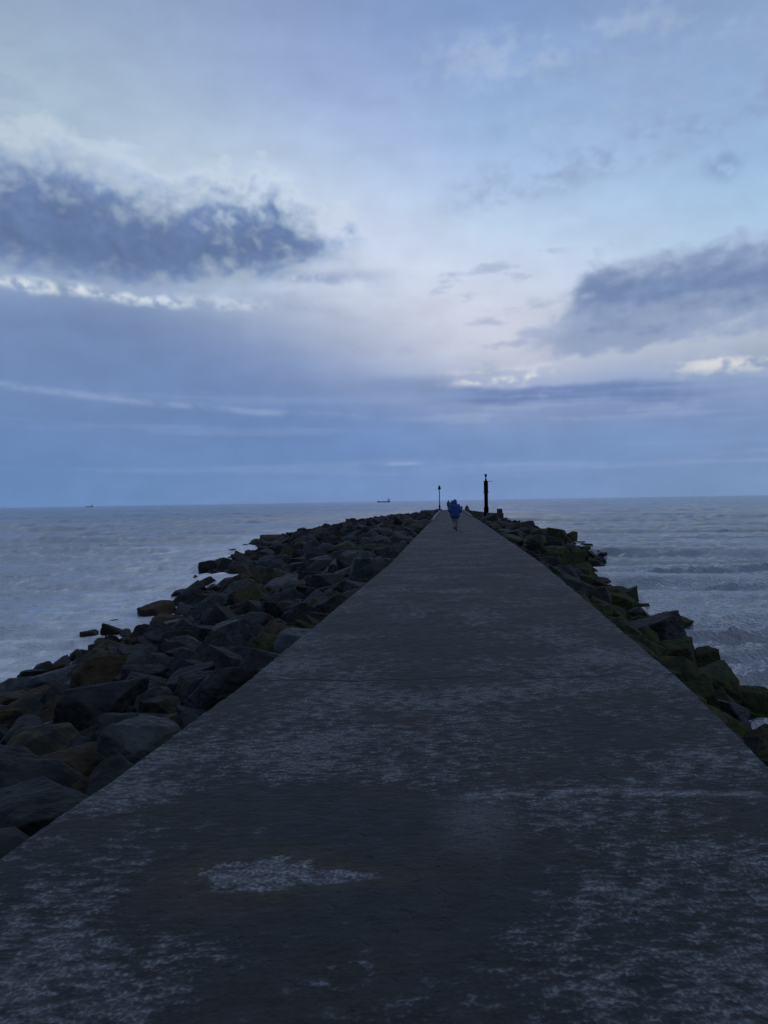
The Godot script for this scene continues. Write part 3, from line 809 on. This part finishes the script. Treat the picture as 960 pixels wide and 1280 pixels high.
# J: joints of one figure. Faces -z. coat, legs: materials
func person(at: Vector3, turn: float, J: Dictionary, coat: Material, legs: Material, cell: float, label: String, hood := true) -> void:
	var t := thing("person", at, turn, label, "person", "people on the pier")
	var body := []; var jacket := []; var trousers := []
	body.append([J.hip, J.chest, 0.12, 0.14]); body.append([J.chest, J.neck, 0.12, 0.06]); body.append([J.neck, J.head, 0.055, 0.075])
	body.append([J.head, J.head + V(0, 0.06, 0), 0.082, 0.085]); body.append([J.head + V(0, -0.04, -0.05), J.head + V(0, -0.05, -0.055), 0.05, 0.04])
	body.append([J.head + V(0, 0.01, -0.09), J.head + V(0, -0.02, -0.105), 0.01, 0.016])
	for s in [0, 1]:
		var sg := -1.0 if s == 0 else 1.0
		body.append([J.hip + V(sg * 0.09, -0.03, 0), J.knee[s], 0.085, 0.055]); body.append([J.knee[s], J.ankle[s], 0.052, 0.036])
		body.append([J.ankle[s] + V(0, -0.03, 0), J.ankle[s] + V(0, -0.055, -0.13), 0.036, 0.03])
		body.append([J.shoulder[s], J.elbow[s], 0.052, 0.04]); body.append([J.elbow[s], J.wrist[s], 0.038, 0.027])
		var w: Vector3 = J.wrist[s]; var dir: Vector3 = (w - J.elbow[s]).normalized()
		body.append([w, w + dir * 0.07, 0.027, 0.033])
		for f in 4:
			var side := V(0, 0.022, -0.012) * (f - 1.5)
			body.append([w + dir * 0.08 + side, w + dir * (0.155 + 0.012 * (1.0 - absf(f - 1.4))) + side + V(-sg * 0.02, 0, 0), 0.0095, 0.008])
		body.append([w + dir * 0.03 + V(0, 0.02, -0.02), w + dir * 0.08 + V(0, 0.045, -0.035), 0.011, 0.009])
		jacket.append([J.chest + V(sg * 0.07, 0.03, 0), J.hip + V(sg * 0.11, -0.10, 0.01), 0.165, 0.165])
		jacket.append([J.shoulder[s], J.elbow[s], 0.095, 0.085]); jacket.append([J.elbow[s], J.wrist[s], 0.08, 0.062])
		trousers.append([J.hip + V(sg * 0.085, -0.06, 0), J.knee[s], 0.115, 0.085]); trousers.append([J.knee[s], J.ankle[s] + V(0, 0.03, 0), 0.082, 0.066])
	jacket.append([J.chest + V(0, 0.04, 0), J.neck + V(0, -0.01, 0), 0.15, 0.10])
	part("body", skin(body, cell, 0.02), M.skin, t)
	var jk := part("jacket", skin(jacket, cell, 0.06), coat, t)
	if hood:
		part("hood", skin([[J.head + V(0, -0.02, 0.02), J.head + V(0, 0.075, 0.015), 0.115, 0.108], [J.neck, J.head + V(0, -0.03, 0.03), 0.10, 0.11]], cell * 0.8, 0.04), coat, jk)
	else:
		part("hair", skin([[J.head + V(0, 0.02, 0.02), J.head + V(0, 0.07, 0.01), 0.088, 0.09]], cell * 0.7, 0.02), M.hair, t)
	part("trousers", skin(trousers, cell, 0.03), legs, t)
	for s in [0, 1]:
		var a: Vector3 = J.ankle[s]; var dr := 1.0 if a.y < 0.12 else 0.0
		part("shoe", skin([[a + V(0, 0.02, 0), a + V(0, -0.025, 0.02), 0.055, 0.052], [a + V(0, -0.03, 0.02), a + V(0, -0.045 - 0.03 * (1.0 - dr), -0.16), 0.05, 0.042]], cell * 0.6, 0.03), M.shoe, t)

func people() -> void:
	M.skin = plain(0.35, 0.22, 0.16, 0.6); M.hair = plain(0.03, 0.022, 0.018, 0.7); M.shoe = plain(0.012, 0.012, 0.014, 0.6)
	var cloth := func(r: float, g: float, b: float) -> StandardMaterial3D:
		var m := plain(r, g, b, 0.85); m.rim_enabled = true; m.rim = 0.3
		return m
	var walk := {hip = V(0, 0.93, 0), chest = V(0, 1.27, -0.03), neck = V(0, 1.44, -0.04), head = V(0, 1.54, -0.07),
		shoulder = [V(-0.19, 1.37, -0.02), V(0.19, 1.37, -0.02)], elbow = [V(-0.285, 1.11, 0.06), V(0.285, 1.11, 0.06)], wrist = [V(-0.21, 0.95, -0.10), V(0.21, 0.95, -0.10)],
		knee = [V(-0.08, 0.50, -0.05), V(0.07, 0.49, -0.02)], ankle = [V(-0.05, 0.20, 0.20), V(0.06, 0.085, 0.0)]}
	person(V(3.88, 0.0, -42.0), -0.09, walk, cloth.call(0.008, 0.042, 0.19), cloth.call(0.10, 0.11, 0.13), 0.02, "person in hooded blue jacket and grey trousers walking away along the pier")
	var stand := {hip = V(0, 0.93, 0), chest = V(0, 1.27, 0), neck = V(0, 1.45, 0), head = V(0, 1.56, -0.02),
		shoulder = [V(-0.18, 1.38, 0), V(0.18, 1.38, 0)], elbow = [V(-0.24, 1.10, 0.04), V(0.24, 1.10, 0.04)], wrist = [V(-0.20, 0.93, -0.10), V(0.20, 0.93, -0.10)],
		knee = [V(-0.09, 0.49, -0.02), V(0.09, 0.49, -0.01)], ankle = [V(-0.09, 0.085, 0), V(0.10, 0.085, 0.02)]}
	person(V(10.92, 0.0, -130.0), 0.2, stand, cloth.call(0.02, 0.075, 0.095), cloth.call(0.02, 0.035, 0.05), 0.03, "person in teal coat standing at the far end of the pier")
	person(V(11.62, 0.0, -131.0), -0.2, stand, cloth.call(0.012, 0.04, 0.15), cloth.call(0.02, 0.03, 0.05), 0.03, "person in dark blue hood half hidden behind the walker in the blue jacket")
	var sit := {hip = V(0, 0.16, 0.1), chest = V(0, 0.47, -0.02), neck = V(0, 0.62, -0.10), head = V(0, 0.71, -0.16),
		shoulder = [V(-0.18, 0.57, -0.06), V(0.18, 0.57, -0.06)], elbow = [V(-0.24, 0.36, -0.16), V(0.24, 0.36, -0.16)], wrist = [V(-0.12, 0.38, -0.36), V(0.12, 0.38, -0.36)],
		knee = [V(-0.12, 0.42, -0.34), V(0.12, 0.42, -0.34)], ankle = [V(-0.11, 0.085, -0.42), V(0.11, 0.085, -0.42)]}
	person(V(14.35, 0.02, -133.6), -0.9, sit, cloth.call(0.025, 0.03, 0.035), cloth.call(0.02, 0.022, 0.028), 0.03, "person in dark clothing sitting hunched on the right corner of the pier head", false)

# ---------------------------------------------------------------- marks, ships
func beacon() -> void:
	var t := thing("beacon", Vector3(11.31, -1.5, -85.0), 0.0, "tall rusty iron beacon pile with a small lantern, right of the pier", "beacon")
	part("pile", lathe([Vector2(0, 0), Vector2(0.21, 0), Vector2(0.21, 5.2), Vector2(0.0, 5.2)], 24), M.rust, t)
	part("sleeve", lathe([Vector2(0.215, 0.0), Vector2(0.265, 0.0), Vector2(0.265, 2.35), Vector2(0.215, 2.4)], 24), M.rust, t)
	part("sleeve", lathe([Vector2(0.215, 4.0), Vector2(0.235, 4.02), Vector2(0.235, 5.17), Vector2(0.215, 5.19)], 24), M.rust, t)
	part("collar", lathe([Vector2(0.215, 3.95), Vector2(0.30, 3.96), Vector2(0.30, 4.06), Vector2(0.236, 4.08)], 24), M.rust, t)
	var cap := part("cap", lathe([Vector2(0, 5.2), Vector2(0.29, 5.2), Vector2(0.29, 5.25), Vector2(0, 5.26)], 24), M.iron, t)
	part("rod", lathe([Vector2(0, 0), Vector2(0.022, 0), Vector2(0.022, 0.55), Vector2(0, 0.55)], 8), M.iron, cap, Vector3(0.2, 5.225, 0), Vector3(0, 0, -PI / 2))
	part("lamp_stand", lathe([Vector2(0.17, 5.26), Vector2(0.13, 5.30), Vector2(0.06, 5.55), Vector2(0.045, 5.72), Vector2(0.0, 5.72)], 14), M.pale, t)
	var lan := part("lantern", lathe([Vector2(0, 5.70), Vector2(0.09, 5.70), Vector2(0.12, 5.76), Vector2(0.12, 5.94), Vector2(0.145, 5.96), Vector2(0.10, 6.02), Vector2(0, 6.03)], 16), M.iron, t)
	part("bracket", chamfer_box(Vector3(0.16, 0.10, 0.10), 0.015), M.iron, lan, Vector3(-0.10, 5.95, 0))
	var b := thing("concrete_block", Vector3(12.05, -1.5, -84.9), 0.05, "dark stepped concrete block at the foot of the rusty beacon", "concrete block")
	part("base", chamfer_box(Vector3(1.7, 1.75, 1.4), 0.05), M.wall, b, Vector3(0.0, 0.87, 0.85))
	part("upstand", chamfer_box(Vector3(0.38, 0.45, 1.2), 0.04), M.wall, b, Vector3(0.55, 1.96, 0.85))

func post() -> void:
	var t := thing("marker_post", Vector3(9.75, 0.02, -134.6), 0.0, "thin dark post with a cone topmark at the left of the pier head", "post")
	part("foot", lathe([Vector2(0, 0), Vector2(0.42, 0), Vector2(0.42, 0.18), Vector2(0.17, 0.22), Vector2(0, 0.22)], 18), M.iron, t)
	part("sleeve", lathe([Vector2(0.09, 0.2), Vector2(0.145, 0.2), Vector2(0.145, 0.85), Vector2(0.09, 0.9)], 16), M.iron, t)
	part("pole", lathe([Vector2(0, 0.2), Vector2(0.085, 0.2), Vector2(0.07, 3.75), Vector2(0, 3.75)], 14), M.iron, t)
	part("topmark", lathe([Vector2(0, 3.6), Vector2(0.16, 3.62), Vector2(0.27, 3.72), Vector2(0.22, 3.95), Vector2(0.10, 4.25), Vector2(0.05, 4.36), Vector2(0, 4.38)], 16), M.iron, t)
	part("plate", chamfer_box(Vector3(0.74, 0.03, 0.12), 0.01), M.iron, t, Vector3(0.0, 3.66, 0))
	var b := thing("bollard", Vector3(13.35, 0.0, -132.6), 0.4, "short dark iron bollard leaning near the right of the pier head", "bollard")
	part("stem", lathe([Vector2(0, 0), Vector2(0.2, 0), Vector2(0.2, 0.05), Vector2(0.13, 0.10), Vector2(0.11, 0.45), Vector2(0, 0.45)], 16), M.iron, b, Vector3.ZERO, Vector3(0, 0, -0.16))
	part("cap", lathe([Vector2(0.09, 0.42), Vector2(0.19, 0.46), Vector2(0.2, 0.56), Vector2(0.14, 0.63), Vector2(0, 0.65)], 16), M.iron, b, Vector3.ZERO, Vector3(0, 0, -0.16))

func ship(at: Vector3, turn: float, long: float, label: String, bow_house: bool) -> void:
	var t := thing("ship", at, turn, label, "ship", "ships on the horizon")
	var h := long * 0.075; var w := long * 0.075
	# hull: stations from stern (-x) to bow (+x)
	var v := PackedVector3Array(); var idx := PackedInt32Array()
	var st := [[-0.5, 0.85, 1.0], [-0.46, 1.0, 1.0], [-0.2, 1.0, 0.95], [0.25, 1.0, 0.95], [0.4, 0.7, 1.1], [0.47, 0.32, 1.25], [0.5, 0.03, 1.35]]
	for i in st.size():
		var s: Array = st[i]
		for p in [[0.0, 1.0], [-1.0, 1.0], [-0.85, -0.3], [0.85, -0.3], [1.0, 1.0], [0.0, 1.0]]:
			v.append(Vector3(s[0] * long, (h * s[2] if p[1] > 0.0 else -h * 0.4), p[0] * w * s[1]))
		if i > 0:
			for k in 5:
				var q := (i - 1) * 6 + k
				idx.append_array(PackedInt32Array([q, q + 6, q + 7, q, q + 7, q + 1]))
	for k in range(1, 4): idx.append_array(PackedInt32Array([0, k, k + 1]))
	part("hull", commit(v, idx), M.hull, t)
	part("superstructure", chamfer_box(Vector3(long * 0.2, h * 1.9, w * 1.8), 0.3), M.white, t, Vector3(-long * 0.37, h * 1.95, 0))
	part("bridge", chamfer_box(Vector3(long * 0.12, h * 0.6, w * 1.9), 0.3), M.white, t, Vector3(-long * 0.365, h * 3.2, 0))
	part("funnel", lathe([Vector2(0, 0), Vector2(long * 0.016, 0), Vector2(long * 0.014, h * 1.2), Vector2(0, h * 1.2)], 12), M.red, t, Vector3(-long * 0.45, h * 2.45, 0))
	part("mast", lathe([Vector2(0, 0), Vector2(0.5, 0), Vector2(0.3, h * 2.0), Vector2(0, h * 2.0)], 8), M.white, t, Vector3(-long * 0.36, h * 3.0, 0))
	if bow_house:
		part("forecastle", chamfer_box(Vector3(long * 0.06, h * 0.9, w * 0.9), 0.3), M.white, t, Vector3(long * 0.42, h * 1.4, 0))
		part("crane", lathe([Vector2(0, 0), Vector2(0.8, 0), Vector2(0.5, h * 2.2), Vector2(0, h * 2.2)], 8), M.red, t, Vector3(-long * 0.02, h * 0.95, 0))

# ---------------------------------------------------------------- the scene
func _ready() -> void:
	var t0 := Time.get_ticks_msec()
	var cam := Camera3D.new(); cam.name = "camera"; add_child(cam)
	cam.transform = Transform3D(Basis(Vector3(0.999868, -0.016246, 0.000216), Vector3(0.016248, 0.999779, -0.013315), Vector3(0.0, 0.013317, 0.999911)), Vector3(0, 1.65, 0))
	cam.fov = 67.32; cam.near = 0.05; cam.far = 40000.0; cam.current = true
	var env := Environment.new()
	env.background_mode = Environment.BG_SKY
	var sky := Sky.new(); var pano := PanoramaSkyMaterial.new()
	pano.panorama = ImageTexture.create_from_image(make_sky())
	sky.sky_material = pano; env.sky = sky
	env.background_energy_multiplier = 1.0
	env.tonemap_mode = Environment.TONE_MAPPER_LINEAR
	env.tonemap_exposure = 1.0
	env.sdfgi_enabled = true; env.ssao_enabled = true; env.ssil_enabled = true
	var we := WorldEnvironment.new(); we.name = "world_environment"; we.environment = env; add_child(we)
	var sun := DirectionalLight3D.new(); sun.name = "sun"; add_child(sun)
	sun.rotation_degrees = Vector3(-58, 60, 0)      # behind cloud, so wide that it has no edge
	sun.light_energy = 0.15; sun.light_angular_distance = 90.0; sun.light_color = Color(1.0, 0.98, 0.95); sun.shadow_enabled = true
	print("sky ", Time.get_ticks_msec() - t0)

	M.wall = rock_material_plain([0.045, 0.048, 0.05], 44)
	M.kerb = rock_material_plain([0.17, 0.175, 0.18], 45)
	M.bank = rock_material_plain([0.022, 0.024, 0.026], 46)
	M.rust = rock_material_plain([0.060, 0.030, 0.022], 47)
	M.rubble = rock_material_plain([0.9, 0.9, 0.9], 48); M.rubble.vertex_color_use_as_albedo = true; M.rubble.roughness = 0.65
	M.iron = plain(0.012, 0.012, 0.014, 0.6); M.pale = plain(0.3, 0.32, 0.34, 0.6)
	M.hull = plain(0.035, 0.05, 0.08, 0.6); M.white = plain(0.85, 0.86, 0.88, 0.5); M.red = plain(0.2, 0.1, 0.1, 0.6)
	var water := StandardMaterial3D.new()
	water.albedo_color = Color.WHITE; water.vertex_color_use_as_albedo = true
	water.roughness = 0.06
	water.uv1_triplanar = true; water.uv1_world_triplanar = true; water.uv1_scale = Vector3(0.13, 0.13, 0.20)
	water.normal_enabled = true; water.normal_texture = noise_tex(0.034, 5, 31, 1024, [], 9.0); water.normal_scale = 1.0
	struct(part("sea", make_sea(), water))
	print("sea ", Time.get_ticks_msec() - t0)
	struct(part("rubble_bank", make_bank(), M.bank))
	make_pier()
	print("pier ", Time.get_ticks_msec() - t0)
	make_boulders()
	print("boulders ", Time.get_ticks_msec() - t0)
	beacon()
	post()
	people()
	ship(Vector3(-2490, SEA - 0.5, -6500), PI - 0.35, 78.0, "small dark cargo ship with white bridge, leftmost on the horizon", false)
	ship(Vector3(0, SEA - 0.5, -6500), PI - 0.15, 112.0, "pale cargo ship with white ends on the horizon left of the marker post", true)
	print("all ", Time.get_ticks_msec() - t0)

func rock_material_plain(c: Array, sd: int) -> StandardMaterial3D:
	var m := StandardMaterial3D.new()
	m.albedo_texture = noise_tex(0.012, 6, sd, 512, [[0.0, c[0] * 0.55, c[1] * 0.55, c[2] * 0.55], [0.5, c[0], c[1], c[2]], [1.0, c[0] * 1.45, c[1] * 1.4, c[2] * 1.35]])
	m.uv1_triplanar = true; m.uv1_world_triplanar = true; m.uv1_scale = Vector3.ONE * 0.55
	if not M.has("grain"): M.grain = noise_tex(0.03, 6, 41, 512, [])
	m.heightmap_enabled = true; m.heightmap_texture = M.grain; m.heightmap_scale = 2.0
	m.roughness = 0.8; m.metallic_specular = 0.2
	return m
